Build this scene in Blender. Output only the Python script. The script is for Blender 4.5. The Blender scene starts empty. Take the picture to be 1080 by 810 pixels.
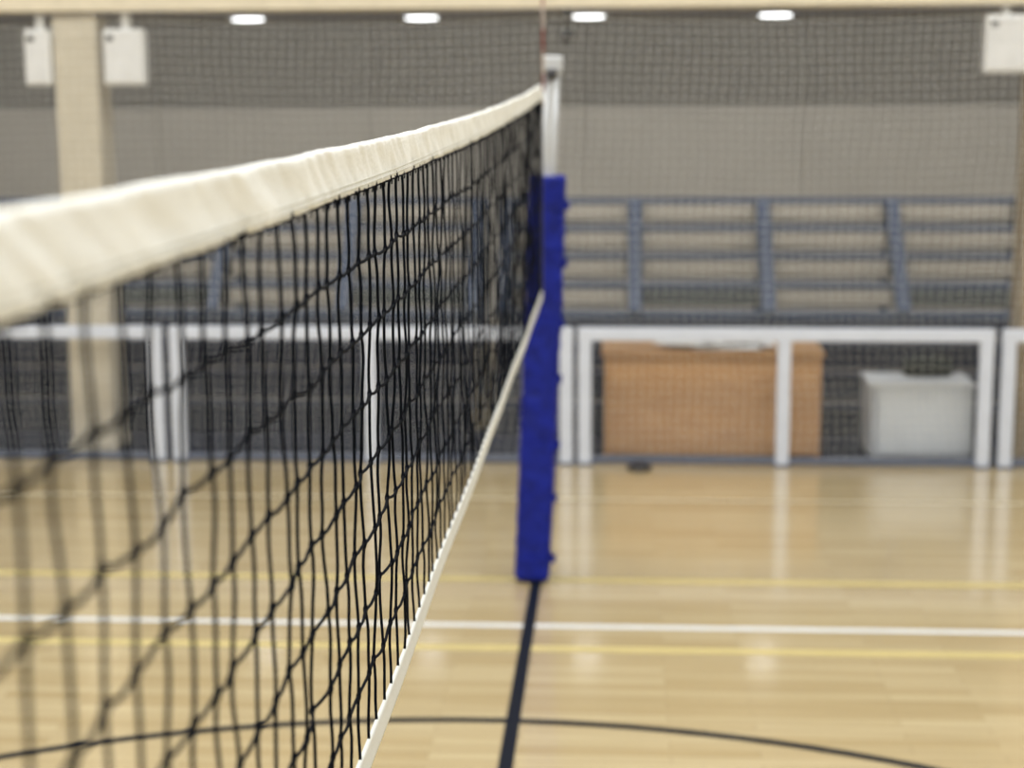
import bpy, bmesh, math, random
from mathutils import Vector, Matrix, noise
random.seed(7)
scene = bpy.context.scene
col = scene.collection
try:
    scene.view_settings.view_transform = 'Standard'
except Exception:
    pass

# ------------------------------------------------------------ materials
def mat(name, color, rough=0.6, metallic=0.0, noise_amt=0.06, noise_scale=8.0, bump=0.0, bump_scale=60.0, coat=0.0, emit=0.0, spec=0.5):
    m = bpy.data.materials.new(name); m.use_nodes = True
    nt = m.node_tree; b = nt.nodes['Principled BSDF']
    b.inputs['Roughness'].default_value = rough
    b.inputs['Metallic'].default_value = metallic
    b.inputs['Coat Weight'].default_value = coat
    b.inputs['Specular IOR Level'].default_value = spec
    tc = nt.nodes.new('ShaderNodeTexCoord')
    n = nt.nodes.new('ShaderNodeTexNoise'); n.inputs['Scale'].default_value = noise_scale
    n.inputs['Detail'].default_value = 4
    nt.links.new(tc.outputs['Object'], n.inputs['Vector'])
    r = nt.nodes.new('ShaderNodeValToRGB')
    lo = [max(0, c*(1-noise_amt)) for c in color]; hi = [min(1, c*(1+noise_amt)) for c in color]
    r.color_ramp.elements[0].position = 0.3; r.color_ramp.elements[1].position = 0.7
    r.color_ramp.elements[0].color = (*lo, 1); r.color_ramp.elements[1].color = (*hi, 1)
    nt.links.new(n.outputs['Fac'], r.inputs['Fac'])
    nt.links.new(r.outputs['Color'], b.inputs['Base Color'])
    if bump > 0:
        n2 = nt.nodes.new('ShaderNodeTexNoise'); n2.inputs['Scale'].default_value = bump_scale
        nt.links.new(tc.outputs['Object'], n2.inputs['Vector'])
        bp = nt.nodes.new('ShaderNodeBump'); bp.inputs['Strength'].default_value = bump
        bp.inputs['Distance'].default_value = 0.01
        nt.links.new(n2.outputs['Fac'], bp.inputs['Height'])
        nt.links.new(bp.outputs['Normal'], b.inputs['Normal'])
    if emit > 0:
        b.inputs['Emission Color'].default_value = (*color, 1)
        b.inputs['Emission Strength'].default_value = emit
    return m

def floor_material():
    m = bpy.data.materials.new('maple_floor'); m.use_nodes = True
    nt = m.node_tree; b = nt.nodes['Principled BSDF']
    tc = nt.nodes.new('ShaderNodeTexCoord')
    br = nt.nodes.new('ShaderNodeTexBrick')
    br.inputs['Scale'].default_value = 1.0
    br.inputs['Brick Width'].default_value = 0.9
    br.inputs['Row Height'].default_value = 0.07
    br.inputs['Mortar Size'].default_value = 0.0013
    br.inputs['Mortar Smooth'].default_value = 0.3
    br.inputs['Bias'].default_value = 0.0
    br.offset = 0.37; br.offset_frequency = 2
    br.inputs['Color1'].default_value = (0.585, 0.450, 0.235, 1)
    br.inputs['Color2'].default_value = (0.71, 0.580, 0.345, 1)
    br.inputs['Mortar'].default_value = (0.38, 0.28, 0.14, 1)
    nt.links.new(tc.outputs['Object'], br.inputs['Vector'])
    mp = nt.nodes.new('ShaderNodeMapping'); mp.inputs['Scale'].default_value = (1.5, 30, 1)
    nt.links.new(tc.outputs['Object'], mp.inputs['Vector'])
    n = nt.nodes.new('ShaderNodeTexNoise'); n.inputs['Scale'].default_value = 1.0; n.inputs['Detail'].default_value = 5
    nt.links.new(mp.outputs['Vector'], n.inputs['Vector'])
    r = nt.nodes.new('ShaderNodeValToRGB')
    r.color_ramp.elements[0].position = 0.3; r.color_ramp.elements[1].position = 0.75
    r.color_ramp.elements[0].color = (0.85, 0.83, 0.79, 1); r.color_ramp.elements[1].color = (1, 1, 1, 1)
    nt.links.new(n.outputs['Fac'], r.inputs['Fac'])
    mx = nt.nodes.new('ShaderNodeMix'); mx.data_type = 'RGBA'; mx.blend_type = 'MULTIPLY'
    mx.inputs[0].default_value = 1.0
    nt.links.new(br.outputs['Color'], mx.inputs[6]); nt.links.new(r.outputs['Color'], mx.inputs[7])
    nt.links.new(mx.outputs[2], b.inputs['Base Color'])
    b.inputs['Roughness'].default_value = 0.26
    b.inputs['Coat Weight'].default_value = 1.0
    b.inputs['Coat Roughness'].default_value = 0.10
    return m

def stripe_material(name, c1, c2, period):
    m = bpy.data.materials.new(name); m.use_nodes = True
    nt = m.node_tree; b = nt.nodes['Principled BSDF']
    tc = nt.nodes.new('ShaderNodeTexCoord')
    sp = nt.nodes.new('ShaderNodeSeparateXYZ'); nt.links.new(tc.outputs['Object'], sp.inputs[0])
    a = nt.nodes.new('ShaderNodeMath'); a.operation = 'DIVIDE'; a.inputs[1].default_value = period
    nt.links.new(sp.outputs['Z'], a.inputs[0])
    f = nt.nodes.new('ShaderNodeMath'); f.operation = 'FRACT'; nt.links.new(a.outputs[0], f.inputs[0])
    g = nt.nodes.new('ShaderNodeMath'); g.operation = 'GREATER_THAN'; g.inputs[1].default_value = 0.5
    nt.links.new(f.outputs[0], g.inputs[0])
    mx = nt.nodes.new('ShaderNodeMix'); mx.data_type = 'RGBA'
    nt.links.new(g.outputs[0], mx.inputs[0])
    mx.inputs[6].default_value = (*c1, 1); mx.inputs[7].default_value = (*c2, 1)
    nt.links.new(mx.outputs[2], b.inputs['Base Color']); b.inputs['Roughness'].default_value = 0.4
    return m

def wood_material(name, c1, c2):
    m = bpy.data.materials.new(name); m.use_nodes = True
    nt = m.node_tree; b = nt.nodes['Principled BSDF']
    tc = nt.nodes.new('ShaderNodeTexCoord')
    mp = nt.nodes.new('ShaderNodeMapping'); mp.inputs['Scale'].default_value = (2, 2, 25)
    nt.links.new(tc.outputs['Object'], mp.inputs['Vector'])
    n = nt.nodes.new('ShaderNodeTexNoise'); n.inputs['Scale'].default_value = 2; n.inputs['Detail'].default_value = 6
    nt.links.new(mp.outputs['Vector'], n.inputs['Vector'])
    r = nt.nodes.new('ShaderNodeValToRGB')
    r.color_ramp.elements[0].position = 0.35; r.color_ramp.elements[1].position = 0.65
    r.color_ramp.elements[0].color = (*c1, 1); r.color_ramp.elements[1].color = (*c2, 1)
    nt.links.new(n.outputs['Fac'], r.inputs['Fac']); nt.links.new(r.outputs['Color'], b.inputs['Base Color'])
    b.inputs['Roughness'].default_value = 0.4
    return m

M_floor = floor_material()
M_line_white = mat('white_court_paint', (0.84, 0.86, 0.88), 0.35, noise_amt=0.03)
M_line_pale = mat('pale_court_paint', (0.76, 0.67, 0.48), 0.35, noise_amt=0.03)
M_line_yellow = mat('yellow_court_paint', (0.69, 0.57, 0.245), 0.35)
M_line_dark = mat('dark_court_paint', (0.006, 0.009, 0.018), 0.5, spec=0.15)
M_dark_strip = mat('dark_floor_tone', (0.018, 0.022, 0.040), 0.6, spec=0.2)
M_wall_up = mat('grey_brown_upper_wall', (0.245, 0.232, 0.210), 0.8, noise_scale=1.5)
M_wall_low = mat('beige_wall_plaster', (0.55, 0.52, 0.465), 0.85, noise_scale=1.2)
M_hall = mat('light_hall_plaster', (0.72, 0.71, 0.69), 0.9)
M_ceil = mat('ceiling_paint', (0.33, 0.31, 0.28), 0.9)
M_beam = mat('cream_beam_paint', (0.72, 0.64, 0.49), 0.6)
M_column = mat('cream_column_paint', (0.56, 0.505, 0.40), 0.7)
M_column2 = mat('tan_column_paint', (0.33, 0.26, 0.17), 0.7)
M_white = mat('white_painted_steel', (0.66, 0.70, 0.80), 0.35, noise_amt=0.03)
M_barrier_low = mat('blue_grey_steel', (0.12, 0.14, 0.20), 0.5)
M_whiteplastic = mat('white_plastic', (0.85, 0.85, 0.84), 0.45, noise_amt=0.03)
M_grille = mat('pale_grey_grille', (0.80, 0.80, 0.80), 0.6, bump=0.5, bump_scale=300)
M_tape = mat('cream_canvas', (0.92, 0.925, 0.89), 0.85, noise_amt=0.03, noise_scale=9, bump=0.2, bump_scale=160)
M_tape2 = mat('grey_white_webbing', (0.74, 0.75, 0.72), 0.85, noise_amt=0.03, noise_scale=20, bump=0.1, bump_scale=150)
M_stitch = mat('canvas_thread', (0.62, 0.60, 0.52), 0.9)
M_cord = mat('black_net_cord', (0.003, 0.004, 0.007), 0.8, spec=0.08)
M_pad = mat('blue_pad_vinyl', (0.003, 0.012, 0.240), 0.6, noise_amt=0.3, noise_scale=14, bump=0.6, bump_scale=28, spec=0.3)
M_alu = mat('silver_aluminium', (0.62, 0.64, 0.67), 0.35, metallic=0.45, noise_amt=0.03)
M_darkmetal = mat('dark_metal', (0.05, 0.05, 0.055), 0.4, metallic=0.5)
M_antenna = stripe_material('red_white_bands', (0.26, 0.05, 0.04), (0.55, 0.46, 0.42), 0.20)
M_net2 = mat('grey_safety_cord', (0.86, 0.86, 0.83), 0.8)
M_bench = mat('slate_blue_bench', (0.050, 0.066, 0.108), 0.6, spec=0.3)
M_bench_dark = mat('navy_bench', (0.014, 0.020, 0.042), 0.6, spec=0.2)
M_frame = mat('slate_blue_frame', (0.045, 0.063, 0.108), 0.6, spec=0.3)
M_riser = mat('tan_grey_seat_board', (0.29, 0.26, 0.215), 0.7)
M_riser_gap = mat('shadow_grey_board', (0.13, 0.122, 0.115), 0.8, spec=0.2)  # dark gap under the seat boards, its shade put into this colour
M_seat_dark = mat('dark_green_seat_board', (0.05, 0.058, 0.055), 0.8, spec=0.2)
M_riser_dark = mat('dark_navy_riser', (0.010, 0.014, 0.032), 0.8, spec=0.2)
M_desk = wood_material('beech_desk_wood', (0.45, 0.245, 0.11), (0.54, 0.315, 0.15))
M_cab = mat('white_laminate', (0.54, 0.57, 0.61), 0.45, noise_amt=0.03)
M_cabtop = mat('pale_grey_laminate', (0.68, 0.71, 0.76), 0.4, noise_amt=0.03)
M_cabdark = mat('grey_laminate_edge', (0.34, 0.36, 0.40), 0.5)
M_paper = mat('paper', (0.88, 0.89, 0.91), 0.8)
M_bag = mat('black_nylon', (0.012, 0.018, 0.018), 0.7, bump=0.3, spec=0.2)
M_lamp = mat('lamp_diffuser', (0.97, 0.99, 1.0), 0.5, noise_amt=0.0, emit=5.0)

# ------------------------------------------------------------ helpers
def link(o, parent=None):
    col.objects.link(o)
    if parent: o.parent = parent
    return o
def obj_from(name, verts, faces, m, parent=None, loc=(0,0,0), smooth=False):
    me = bpy.data.meshes.new(name); me.from_pydata([tuple(v) for v in verts], [], faces); me.update()
    if smooth:
        for p in me.polygons: p.use_smooth = True
    me.materials.append(m)
    o = bpy.data.objects.new(name, me); o.location = loc
    return link(o, parent)
def box(name, size, loc, m, parent=None, bevel=0.004, rot=(0,0,0), seg=2):
    bm = bmesh.new(); bmesh.ops.create_cube(bm, size=1)
    bmesh.ops.scale(bm, vec=size, verts=bm.verts)
    if bevel > 0:
        bmesh.ops.bevel(bm, geom=bm.edges[:], offset=min(bevel, min(size)*0.4), segments=seg, affect='EDGES', profile=0.5)
    me = bpy.data.meshes.new(name); bm.to_mesh(me); bm.free(); me.materials.append(m)
    o = bpy.data.objects.new(name, me); o.location = loc; o.rotation_euler = rot
    return link(o, parent)
def root(name, loc, label, category, group=None):
    e = bpy.data.objects.new(name, None); e.empty_display_size = 0.1; e.location = loc
    col.objects.link(e); e['label'] = label; e['category'] = category
    if group: e['group'] = group
    return e
def tag(o, label, category, group=None):
    o['label'] = label; o['category'] = category
    if group: o['group'] = group
    return o
def tube_geo(V, F, pts, r, n=5, cap=True):
    base = len(V); N = len(pts)
    for i, p in enumerate(pts):
        a = pts[max(0, i-1)]; b = pts[min(N-1, i+1)]
        t = (b-a).normalized()
        ref = Vector((0,0,1)) if abs(t.z) < 0.8 else Vector((1,0,0))
        u = t.cross(ref).normalized(); w = t.cross(u)
        rr = r[i] if isinstance(r, (list, tuple)) else r
        for k in range(n):
            an = 2*math.pi*k/n
            V.append(p + u*math.cos(an)*rr + w*math.sin(an)*rr)
    for i in range(N-1):
        for k in range(n):
            k2 = (k+1) % n
            F.append((base+i*n+k, base+i*n+k2, base+(i+1)*n+k2, base+(i+1)*n+k))
    if cap:
        F.append(tuple(base+k for k in range(n))[::-1]); F.append(tuple(base+(N-1)*n+k for k in range(n)))
def tube(name, pts, r, m, parent=None, n=12, loc=(0,0,0)):
    V = []; F = []; tube_geo(V, F, [Vector(p) for p in pts], r, n)
    return obj_from(name, V, F, m, parent, loc, smooth=True)
def structure(o):
    o['kind'] = 'structure'; return o

# ------------------------------------------------------------ room shell
XL, XR, YB, YF, HH, HG = -9.0, 9.0, -5.0, 18.0, 7.0, 3.08
structure(box('floor', (XR-XL, YF-YB, 0.1), ((XL+XR)/2, (YF+YB)/2, -0.05), M_floor, bevel=0))
structure(box('wall_far', (XR-XL, 0.2, HG+0.3), (0, YF+0.1, (HG+0.3)/2), M_wall_low, bevel=0))
structure(box('wall_left', (0.2, YF-YB, HH), (XL-0.1, (YF+YB)/2, HH/2), M_hall, bevel=0))
structure(box('wall_right', (0.2, YF-YB, HH), (XR+0.1, (YF+YB)/2, HH/2), M_hall, bevel=0))
structure(box('wall_near', (XR-XL, 0.2, HH), (0, YB-0.1, HH/2), M_hall, bevel=0))
structure(box('wall_gallery', (XR-XL, 0.2, HH-3.3), (0, 11.4, 3.3+(HH-3.3)/2), M_hall, bevel=0))
structure(box('ceiling', (XR-XL, 11.5-YB, 0.15), (0, (11.5+YB)/2, HH+0.075), M_hall, bevel=0))
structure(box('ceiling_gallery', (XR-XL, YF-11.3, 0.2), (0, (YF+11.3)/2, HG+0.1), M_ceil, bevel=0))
nP = 8; w = (XR-XL)/nP
for i in range(nP):
    structure(box('trim_%d' % (i+1), (w-0.012, 0.03, HG-2.22), (XL+w*(i+0.5), YF-0.016, 2.22+(HG-2.22)/2), M_wall_up, bevel=0.004))  # upper wall band in a darker tone than the lower wall
for i in range(nP):
    structure(box('trim_%d' % (i+9), (w-0.012, 0.02, 2.19), (XL+w*(i+0.5), YF-0.011, 1.1), M_wall_low, bevel=0.004))
structure(box('trim_17', (XR-XL, 0.42, 0.42), (0, 11.33, 2.93+0.21), M_beam, bevel=0.01))
for cx, mm, lab in ((-3.20, M_column, 'cream painted square column under the gallery beam'), (3.11, M_column2, 'tan brown square column beside the white loudspeaker')):
    r_ = root('support_column', (cx, 11.32, 0), lab, 'column', 'columns carrying the beam')
    box('shaft', (0.29, 0.30, 2.925), (0, 0, 2.925/2), mm, r_, 0.012)
    box('plinth', (0.32, 0.33, 0.08), (0, 0, 0.04), mm, r_, 0.008)

# ------------------------------------------------------------ floor markings
def strip(name, x0, y0, x1, y1, w, m, label, z=0.0015):
    a = Vector((x0, y0, 0)); b = Vector((x1, y1, 0)); t = (b-a).normalized(); n = Vector((-t.y, t.x, 0))*w/2
    N = 24; V = []; F = []
    for i in range(N+1):
        p = a.lerp(b, i/N)
        V += [Vector((*(p-n).xy, z)), Vector((*(p+n).xy, z))]
    for i in range(N): F.append((2*i, 2*i+1, 2*i+3, 2*i+2))
    o = obj_from(name, V, F, m)
    if o.data.polygons[0].normal.z < 0: o.data.flip_normals()
    tag(o, label, 'floor marking'); return o
strip('court_line', -8.9, 7.53, 8.9, 7.53, 0.055, M_line_white, 'white painted court sideline on the wooden floor')
strip('court_line', -8.9, 8.27, 8.9, 8.27, 0.075, M_line_yellow, 'pale yellow court line beside the padded pole')
strip('court_line', -8.9, 7.21, 8.9, 7.21, 0.070, M_line_yellow, 'yellow court line running next to the white sideline')
strip('court_line', -8.9, 9.96, 8.9, 9.96, 0.035, M_line_pale, 'thin pale court line near the white barrier')
strip('dark_floor_strip', -8.9, 11.5, 8.9, 11.5, 1.05, M_dark_strip, 'dark floor strip behind the white barrier', 0.0012)  # flat dark strip laid over the floor behind the barrier
strip('court_line', -0.030, -4.0, -0.040, 8.22, 0.056, M_line_dark, 'dark navy centre line under the net', 0.0027)
def arc(cx, cy, R, w):
    V = []; F = []; N = 160
    for i in range(N):
        a = 2*math.pi*i/N
        V += [Vector((cx+math.cos(a)*(R-w/2), cy+math.sin(a)*(R-w/2), 0.0022)), Vector((cx+math.cos(a)*(R+w/2), cy+math.sin(a)*(R+w/2), 0.0022))]
    for i in range(N):
        j = (i+1) % N; F.append((2*i, 2*i+1, 2*j+1, 2*j))
    o = obj_from('court_circle', V, F, M_line_dark)
    if o.data.polygons[0].normal.z < 0: o.data.flip_normals()
    tag(o, 'thin dark painted circle on the wooden floor', 'floor marking')
arc(-0.15, 2.72, 3.62, 0.05)

# ------------------------------------------------------------ volleyball net
Y0, Y1 = -1.4, 8.05
def top_h(y): return 2.378 + 0.076*((y-2.8)/5.25)**2
def bot_h(y): return 1.442 + 0.016*max(0.0, 1-y/5.5)
def sway(y): return 0.004*noise.noise(Vector((7.0, y*1.3, 0)))
net = root('volleyball_net', (0, 0, 0), 'black cord volleyball net with off-white canvas top band', 'volleyball net')
def band(name, ht, height, thick, m, N, wr, fine, seed):
    prof = []
    K = 9
    for k in range(K):
        f = k/(K-1); prof.append((-thick*(0.35+0.4*f**3), f*height*0.9))
    for k in range(1, 6):
        a = math.pi - math.pi*k/6
        prof.append((thick*0.75*math.cos(a), height*0.9 + math.sin(a)*height*0.1))
    for k in range(K):
        f = 1-k/(K-1); prof.append((thick*(0.35+0.4*f**3), f*height*0.9))
    P = len(prof); V = []; F = []
    for i in range(N+1):
        y = Y0 + (Y1-Y0)*i/N
        h = ht(y) - height
        h += 0.0032*noise.noise(Vector((seed, y*4, 0)))*wr
        for (px, pz) in prof:
            side = 1 if px > 0 else -1
            d = 0.0048*wr*noise.noise(Vector((y*7+side*31+pz*20, pz*18, seed))) + 0.0038*fine*noise.noise(Vector((y*30+pz*70, pz*16, seed+side*9)))
            pk = 0.0013*fine*math.sin(y*190+3*math.sin(y*9))*max(0.0, 1-pz/0.022)
            V.append(Vector((sway(y)+px+side*(d+pk), y, h+pz)))
    for i in range(N):
        for k in range(P):
            k2 = (k+1) % P
            F.append((i*P+k, (i+1)*P+k, (i+1)*P+k2, i*P+k2))
    F.append(tuple(range(P))); F.append(tuple(N*P+k for k in range(P))[::-1])
    o = obj_from(name, V, F, m, net, smooth=True)
    bm = bmesh.new(); bm.from_mesh(o.data); bmesh.ops.recalc_face_normals(bm, faces=bm.faces[:]); bm.to_mesh(o.data); bm.free()
    return o
tt = band('top_tape', top_h, 0.067, 0.009, M_tape, 1400, 1.0, 1.0, 2.0); tt['label'] = 'wide off-white canvas top band'
bt = band('bottom_tape', lambda y: bot_h(y)+0.049, 0.048, 0.0048, M_tape2, 300, 0.05, 0.0, 8.0); bt['label'] = 'narrow grey-white bottom webbing'
V = []; F = []
for zz in (0.007, 0.014):
    for s in (-1, 1):
        pts = []
        for i in range(701):
            y = Y0 + (Y1-Y0)*i/700
            pts.append(Vector((s*0.0050+sway(y), y, top_h(y)-0.067+zz)))
        tube_geo(V, F, pts, 0.0009, 4)
obj_from('stitching', V, F, M_stitch, net, smooth=True)

cell = 0.082
NC = int((Y1-Y0)/cell)-1; NR = 8
grid = []
for j in range(NC+1):
    y = Y0 + j*cell + 0.02
    zt = top_h(y)-0.066; zb = bot_h(y)+0.045
    rowp = []
    drift = random.gauss(0, 0.0045)
    for i in range(NR+1):
        f = i/NR
        amp = 1.0 if 0 < i < NR else 0.0
        rowp.append(Vector((sway(y)+amp*random.gauss(0, 0.002), y + drift*math.sin(math.pi*f) + random.gauss(0, 0.0028),
                            zt + (zb-zt)*f + amp*random.gauss(0, 0.0025))))
    grid.append(rowp)
V = []; F = []
def wav(a, b, n, sag, ax, ay):
    out = []
    ph = random.uniform(-1, 1); ph2 = random.uniform(-1, 1)
    for k in range(n+1):
        t = k/n; s = math.sin(math.pi*t); s2 = math.sin(2*math.pi*t)
        p = a.lerp(b, t)
        out.append(p + Vector((ax*(ph*s+0.5*ph2*s2), ay*(ph2*s+0.6*ph*s2), -sag*s)))
    return out
for j in range(NC+1):
    pts = []
    for i in range(NR):
        seg = wav(grid[j][i], grid[j][i+1], 6, 0, 0.0018, 0.0024)
        pts += seg if i == 0 else seg[1:]
    tube_geo(V, F, pts, 0.0024, 5)
for i in range(0, NR):
    pts = []
    for j in range(NC):
        seg = wav(grid[j][i], grid[j+1][i], 5, 0.004 if 0 < i < NR else 0.002, 0.002, 0.0)
        pts += seg if j == 0 else seg[1:]
    tube_geo(V, F, pts, 0.0025, 5)
for j in range(NC+1):
    for i in range(NR):
        p = grid[j][i]
        pts = [p+Vector((0, 0, 0.007)), p+Vector((0, 0.001, 0.003)), p, p-Vector((0, 0.001, 0.003)), p-Vector((0, 0, 0.007))]
        tube_geo(V, F, pts, [0.0023, 0.0037, 0.0041, 0.0037, 0.0023], 6)
for j in range(NC*2):
    y = Y0 + 0.02 + j*cell/2
    if y > Y1-0.03: break
    z = top_h(y)-0.067; s = sway(y)
    pts = [Vector((s-0.009, y, z-0.006)), Vector((s-0.009, y+0.006, z+0.001)), Vector((s, y+0.012, z-0.003)), Vector((s+0.009, y+0.006, z+0.001)), Vector((s+0.009, y, z-0.006))]
    tube_geo(V, F, pts, 0.0012, 4)
nn = obj_from('netting', V, F, M_cord, net, smooth=True); nn['label'] = 'black knotted square mesh'
box('end_dowel', (0.012, 0.02, 1.0), (0, Y1-0.005, 1.935), M_darkmetal, net, 0.004)
PX0, PX1, PY, PH = -0.060, 0.044, 8.28, 2.60
def pole_x(h): return PX0 + (PX1-PX0)*h/PH
tube('tension_rope', [(0, Y1-0.02, 2.44), (0.01, 8.12, 2.455), (pole_x(2.5), 8.19, 2.47)], 0.005, M_darkmetal, net)
tube('tension_rope', [(0, Y1-0.02, 1.455), (-0.005, 8.12, 1.465), (pole_x(1.5)-0.01, 8.155, 1.475)], 0.005, M_tape2, net)
V = []; F = []
ring = [Vector((0, Y1+0.005+0.018*math.cos(a), 1.475+0.024*math.sin(a))) for a in [2*math.pi*k/16 for k in range(17)]]
tube_geo(V, F, ring, 0.005, 6)
obj_from('hook', V, F, M_alu, net, smooth=True)
tube('antenna', [(0.016, 7.88, 2.36), (0.014, 7.88, 2.8), (0.010, 7.88, 3.26)], 0.0055, M_antenna, net, 12)['label'] = 'thin red and white banded antenna'
box('antenna_clamp', (0.016, 0.04, 0.05), (0.013, 7.88, 2.40), M_whiteplastic, net, 0.003)

# ------------------------------------------------------------ pole with pad
pole = root('net_pole', (PX0, PY, 0), 'silver volleyball pole wrapped in a blue protective pad', 'net pole')
def ax(h, dx=0, dy=0): return (pole_x(h)-PX0+dx, dy, h)
tube('pole_shaft', [ax(0.0), ax(1.0), ax(2.0), ax(2.53)], 0.037, M_alu, pole, 24)
tube('floor_collar', [ax(0.003), ax(0.012)], 0.075, M_darkmetal, pole, 24)
box('pole_head', (0.10, 0.085, 0.08), ax(2.548), M_alu, pole, 0.010, rot=(0, 0.036, 0))
tube('pulley_wheel', [(ax(2.5)[0]-0.025, -0.062, 2.50), (ax(2.5)[0]+0.025, -0.062, 2.50)], 0.026, M_darkmetal, pole, 20)
box('tension_rail', (0.026, 0.022, 0.44), ax(2.28, 0.0, -0.045), M_alu, pole, 0.004, rot=(0, 0.036, 0))
V = []; F = []; NZ = 160; NA = 48
z0, z1 = 0.016, 2.02
zcs = [0.12, 0.43, 0.70, 1.03, 1.31, 1.60, 1.88]
for i in range(NZ+1):
    f = i/NZ; z = z0+(z1-z0)*f
    e = min(1, min(f, 1-f)/0.006); e = 0.93+0.07*e**0.5
    pinch = sum(math.exp(-((z-zc)/0.020)**2) for zc in zcs)
    for k in range(NA):
        a = 2*math.pi*k/NA
        r = 0.089*e*(1-0.04*pinch) + 0.007*noise.noise(Vector((math.cos(a)*1.5, math.sin(a)*1.5, z*3))) + 0.008*noise.noise(Vector((math.cos(a)*4, math.sin(a)*4, z*18)))
        sq = 1/(max(abs(math.cos(a)), abs(math.sin(a)))**0.65)
        V.append(Vector((pole_x(z)-PX0+r*sq*math.cos(a), r*sq*math.sin(a), z)))
for i in range(NZ):
    for k in range(NA):
        k2 = (k+1) % NA; F.append((i*NA+k, i*NA+k2, (i+1)*NA+k2, (i+1)*NA+k))
F.append(tuple(range(NA))[::-1]); F.append(tuple(NZ*NA+k for k in range(NA)))
pad = obj_from('protective_pad', V, F, M_pad, pole, smooth=True); pad['label'] = 'thick deep blue square foam sleeve'
for k, zc in enumerate(zcs):
    cx = pole_x(zc)-PX0
    V = []; F = []
    for dz in (-0.02, 0.02):
        for q in range(32):
            a = 2*math.pi*q/32; sq = 1/(max(abs(math.cos(a)), abs(math.sin(a)))**0.65)
            V.append(Vector((cx+0.0905*sq*math.cos(a), 0.0905*sq*math.sin(a), zc+dz)))
    for q in range(32):
        q2 = (q+1) % 32; F.append((q, q2, 32+q2, 32+q))
    st = obj_from('strap', V, F, M_pad, pad)
    sd = st.modifiers.new('s', 'SOLIDIFY'); sd.thickness = 0.004; sd.offset = 0
    random.seed(k)
    box('strap_tab', (0.020+0.014*random.random(), 0.012, 0.045), (cx+0.096, -0.035, zc), M_pad, pad, 0.005, rot=(0, 0.5*(random.random()-0.5), -0.3))
random.seed(11)

# ------------------------------------------------------------ white barrier frames
def barrier(x0, label):
    W = 2.65
    r = root('barrier_frame', (x0, 10.92, 0), label, 'barrier', 'white barrier frames along the court')
    box('top_rail', (W, 0.06, 0.085), (W/2, 0, 0.862), M_white, r, 0.008)
    for px in (0.045, W/2, W-0.045):
        box('post', (0.085, 0.056, 0.81), (px, 0, 0.418), M_white, r, 0.006)
        box('foot_plate', (0.11, 0.09, 0.012), (px, 0, 0.008), M_barrier_low, r, 0.003)
    box('bottom_rail', (W-0.02, 0.03, 0.045), (W/2, 0, 0.035), M_barrier_low, r, 0.003)
    return r
for x0 in (-5.28, -2.58, 0.10, 2.80):
    barrier(x0, 'white painted steel barrier frame standing along the court edge')

# ------------------------------------------------------------ safety net curtain
sn = root('safety_net', (0, 11.03, 0), 'fine grey safety net curtain hanging from the beam', 'safety net')
X0n, X1n = -6.3, 6.0; c2 = 0.060
def sn_pt(x, z):
    f = (2.93-z)/2.93
    y = 0.018*math.sin(x*3.1+0.8*math.sin(z*1.3)) + 0.010*math.sin(x*11+z*2)
    xx = x + 0.04*math.sin(z*2.1+x*0.9)*f*1.2 + 0.008*math.sin(z*9+x*3)
    zz = z - 0.035*abs(math.sin(x*1.15))*(1-f)*1.0 - 0.008*math.sin(x*6.0)*(1-abs(2*f-1))
    return Vector((xx, y, max(0.012, zz)))
V = []; F = []
nx = int((X1n-X0n)/c2); nz = int(2.9/c2)
for i in range(nx+1):
    x = X0n+i*c2
    tube_geo(V, F, [sn_pt(x, 2.92-j*(2.9/28)) for j in range(29)], 0.00155, 4, cap=False)
for j in range(nz+1):
    z = 2.92-j*c2
    tube_geo(V, F, [sn_pt(X0n+i*c2*2, z) for i in range(nx//2+1)], 0.00155, 4, cap=False)
obj_from('netting', V, F, M_net2, sn, smooth=True)
tube('head_rope', [sn_pt(X0n+i*0.1, 2.92) for i in range(123)], 0.004, M_barrier_low, sn, 6)
tube('foot_rope', [sn_pt(X0n+i*0.1, 0.02) for i in range(123)], 0.005, M_barrier_low, sn, 6)

# ------------------------------------------------------------ loudspeaker boxes
def speaker(x, z, w):
    r = root('wall_speaker', (x, 11.2, z), 'white rectangular loudspeaker box mounted beside the column', 'loudspeaker', 'white loudspeakers under the beam')
    box('housing', (w, 0.14, 0.36), (0, 0, 0), M_whiteplastic, r, 0.015, seg=3)
    box('grille', (w-0.035, 0.012, 0.325), (0, -0.071, 0), M_grille, r, 0.005)
    box('badge', (0.045, 0.004, 0.034), (-w/2+0.048, -0.079, 0.120), M_darkmetal, r, 0.001)
    box('bracket', (0.05, 0.06, 0.105), (0, 0.04, 0.225), M_whiteplastic, r, 0.004)
    return r
speaker(-2.87, 2.64, 0.26); speaker(-3.44, 2.64, 0.17); speaker(2.80, 2.69, 0.27)
sp = root('spotlight_fitting', (0.02, 11.22, 2.93), 'small dark spotlight fitting hanging under the beam', 'spotlight')
box('mount', (0.06, 0.06, 0.02), (0, 0, -0.010), M_darkmetal, sp, 0.004)
tube('stem', [(0, 0, -0.02), (0, 0, -0.10)], 0.010, M_darkmetal, sp, 10)
tube('lamp_head', [(0, 0.05, -0.14), (0, 0.03, -0.145), (0, -0.05, -0.175), (0, -0.055, -0.177)], [0.03, 0.045, 0.055, 0.05], M_darkmetal, sp, 20)

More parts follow.
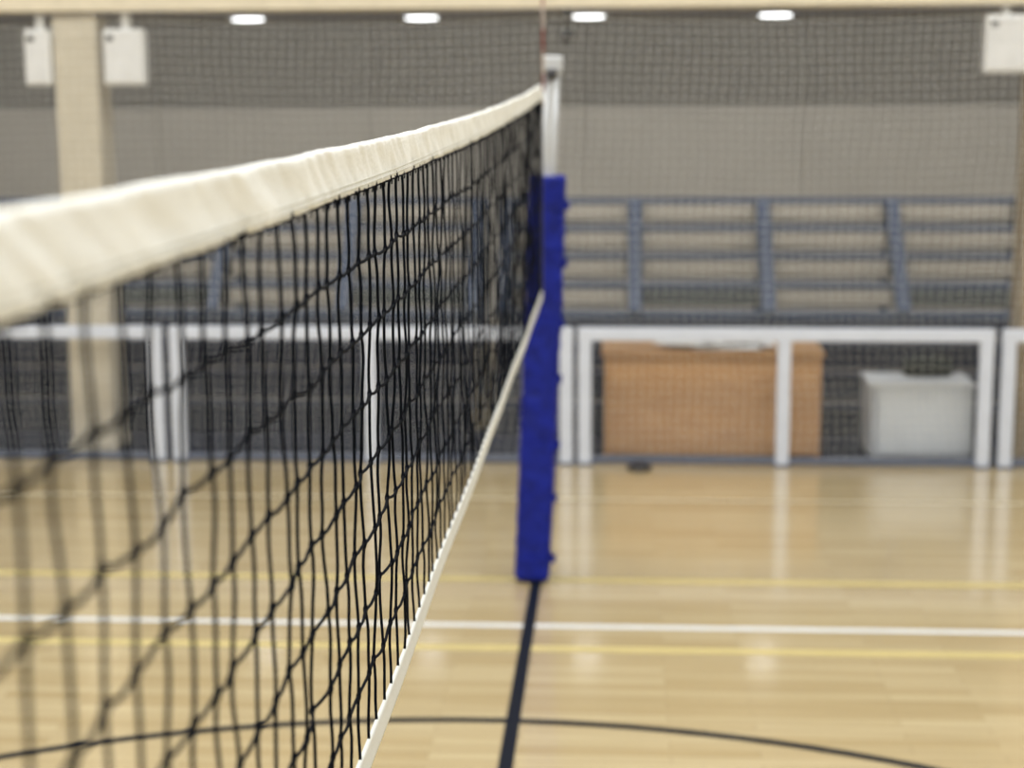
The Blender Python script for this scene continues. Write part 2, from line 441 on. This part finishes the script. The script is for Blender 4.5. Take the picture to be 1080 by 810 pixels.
# ------------------------------------------------------------ bleachers
def bleacher(x0, W, label):
    r = root('bleacher_bank', (x0, 11.86, 0), label, 'bleachers', 'retracted bleacher banks')
    for k in range(8):
        h = 0.22+0.195*k; y = 0.19*k
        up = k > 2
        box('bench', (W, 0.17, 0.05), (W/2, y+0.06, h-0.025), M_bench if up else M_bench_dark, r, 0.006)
        if k > 3:
            for q in range(4):
                sw = (W-0.12)/4
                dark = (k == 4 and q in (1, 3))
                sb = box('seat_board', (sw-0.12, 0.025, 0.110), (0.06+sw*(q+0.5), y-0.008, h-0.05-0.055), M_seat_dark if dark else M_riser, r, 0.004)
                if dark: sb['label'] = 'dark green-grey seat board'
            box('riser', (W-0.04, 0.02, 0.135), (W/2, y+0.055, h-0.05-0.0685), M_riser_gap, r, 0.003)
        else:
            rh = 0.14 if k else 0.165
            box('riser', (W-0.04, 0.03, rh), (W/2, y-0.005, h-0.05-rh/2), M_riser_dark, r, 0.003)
    L = math.hypot(0.76, 0.78)
    for q in range(5):
        px = 0.06+(W-0.12)*q/4
        box('support_frame', (0.10, 0.03, L), (px, 0.95-0.055, 0.90+0.30), M_frame, r, 0.006, rot=(-math.atan2(0.76, 0.78), 0, 0))
        box('support_leg', (0.07, 0.05, 1.52), (px, 1.50, 0.765), M_frame, r, 0.004)
    return r
for x0 in (-8.75, -4.65, -0.55, 3.55):
    bleacher(x0, 4.0, 'retracted bleacher rows with slate blue benches behind the barrier')

# ------------------------------------------------------------ desk, cabinet
desk = root('office_desk', (0.98, 11.38, 0), 'light brown wooden desk with plain front panel', 'desk')
box('desk_top', (1.46, 0.52, 0.03), (0, 0, 0.70), M_desk, desk, 0.004)
box('front_panel', (1.375, 0.02, 0.66), (0, -0.225, 0.352), M_desk, desk, 0.003)
box('side_panel', (0.025, 0.49, 0.683), (-0.70, 0, 0.343), M_desk, desk, 0.003)
box('side_panel', (0.025, 0.49, 0.683), (0.70, 0, 0.343), M_desk, desk, 0.003)
ped = box('drawer_pedestal', (0.38, 0.42, 0.55), (0.47, 0.0, 0.40), M_desk, desk, 0.003)
for k in range(3):
    box('drawer_front', (0.36, 0.016, 0.17), (0, 0.216, -0.18+0.18*k), M_desk, ped, 0.003)
pp = root('paper_pile', (1.0, 11.30, 0.716), 'loose pile of white papers on the desk', 'papers')
for k in range(9):
    box('paper_sheet', (0.32+0.05*random.random(), 0.23, 0.007), (random.uniform(-0.22, 0.22), random.uniform(-0.03, 0.03), 0.003+0.0072*k), M_paper, pp, 0, rot=(0, 0, random.uniform(-0.3, 0.3)))
box('folder', (0.30, 0.22, 0.02), (0.04, 0, 0.078), M_paper, pp, 0.004, rot=(0, 0, 0.15))
cab = root('drawer_cabinet', (2.34, 11.30, 0), 'small white cabinet with pale top beside the desk', 'cabinet')
box('body', (0.66, 0.42, 0.46), (0, 0, 0.265), M_cab, cab, 0.004)
box('cabinet_top', (0.685, 0.44, 0.025), (0, 0, 0.508), M_cabtop, cab, 0.004)
box('side_edge', (0.05, 0.016, 0.46), (-0.305, -0.212, 0.265), M_cabdark, cab, 0.003)
dr = box('door', (0.58, 0.014, 0.42), (0.03, -0.212, 0.265), M_cab, cab, 0.004)
box('handle', (0.08, 0.010, 0.010), (0.0, -0.010, 0.17), M_cab, dr, 0.003)
for sx in (-0.28, 0.28):
    for sy in (-0.16, 0.16):
        box('foot', (0.04, 0.04, 0.04), (sx, sy, 0.02), M_cabdark, cab, 0.004)
bag = root('sports_bag', (2.42, 11.38, 0.521), 'small soft black bag lying on the white cabinet', 'bag')
V = []; F = []; NX = 16; NA = 16
for i in range(NX+1):
    t = i/NX*2-1; rr = (1-abs(t)**4)**0.5*0.95+0.05
    for k in range(NA):
        a = 2*math.pi*k/NA
        V.append(Vector((t*0.18, rr*0.11*math.cos(a), max(0.0, 0.06+rr*0.075*math.sin(a)+0.008*noise.noise(Vector((t*4, a, 1)))))))
for i in range(NX):
    for k in range(NA):
        k2 = (k+1) % NA; F.append((i*NA+k, (i+1)*NA+k, (i+1)*NA+k2, i*NA+k2))
F.append(tuple(range(NA))); F.append(tuple(NX*NA+k for k in range(NA))[::-1])
obj_from('body', V, F, M_bag, bag, smooth=True)
tube('carry_strap', [(-0.1+0.2*k/10, -0.04, 0.125+0.05*math.sin(math.pi*k/10)) for k in range(11)], 0.006, M_bag, bag, 6)
wt = root('net_weight', (0.50, 10.78, 0), 'small dark rubber weight on the floor by the barrier', 'weight')
tube('rubber_base', [(0, 0, 0.001), (0, 0, 0.02), (0, 0, 0.035)], [0.08, 0.08, 0.06], M_darkmetal, wt, 24)
tube('grip', [(-0.04, 0, 0.03), (-0.025, 0, 0.05), (0.025, 0, 0.05), (0.04, 0, 0.03)], 0.007, M_darkmetal, wt, 8)

# ------------------------------------------------------------ gallery downlights
for x in (-3.09, -1.47, 0.07, 1.77):
    r_ = root('ceiling_lamp', (x, 16.0, HG), 'round white lit downlight in the gallery ceiling', 'ceiling lamp', 'gallery ceiling downlights')
    tube('lamp_rim', [(0, 0, -0.001), (0, 0, -0.02)], 0.165, M_whiteplastic, r_, 32)
    tube('diffuser', [(0, 0, -0.021), (0, 0, -0.03), (0, 0, -0.035)], [0.145, 0.145, 0.11], M_lamp, r_, 32)

# ------------------------------------------------------------ lights
def area(loc, size, sy, power, color=(0.955, 0.985, 1.0), rot=(0, 0, 0)):
    l = bpy.data.lights.new('hall_and_fill_light', 'AREA'); l.shape = 'RECTANGLE'; l.size = size; l.size_y = sy
    l.energy = power; l.color = color
    o = bpy.data.objects.new('hall_and_fill_light', l); o.location = loc; o.rotation_euler = rot; col.objects.link(o)
for x in (-5, 0, 5):
    for y in (-2, 3, 8):
        area((x, y, 6.85), 3.0, 1.2, 142)
area((0, 11.75, 2.97), 17.0, 0.16, 205, (0.98, 0.985, 0.985), (math.radians(72), 0, 0))  # added fill light behind the beam, brightens the gallery wall and bleachers
w = bpy.data.worlds.new('world'); scene.world = w; w.use_nodes = True
w.node_tree.nodes['Background'].inputs[0].default_value = (0.9, 0.93, 1, 1)
w.node_tree.nodes['Background'].inputs[1].default_value = 0.3

# ------------------------------------------------------------ camera
cd = bpy.data.cameras.new('camera'); cam = bpy.data.objects.new('camera', cd); col.objects.link(cam)
cd.sensor_width = 36; cd.lens = 60
cam.location = (0.37, 0, 2.46)
R = Matrix.Rotation(math.radians(3.66), 4, 'Z') @ Matrix.Rotation(math.radians(80.0), 4, 'X') @ Matrix.Rotation(math.radians(-0.3), 4, 'Z')
cam.matrix_world = Matrix.Translation(cam.location) @ R
cd.clip_start = 0.05
cd.dof.use_dof = True; cd.dof.focus_distance = 2.75; cd.dof.aperture_fstop = 3.0
scene.camera = cam
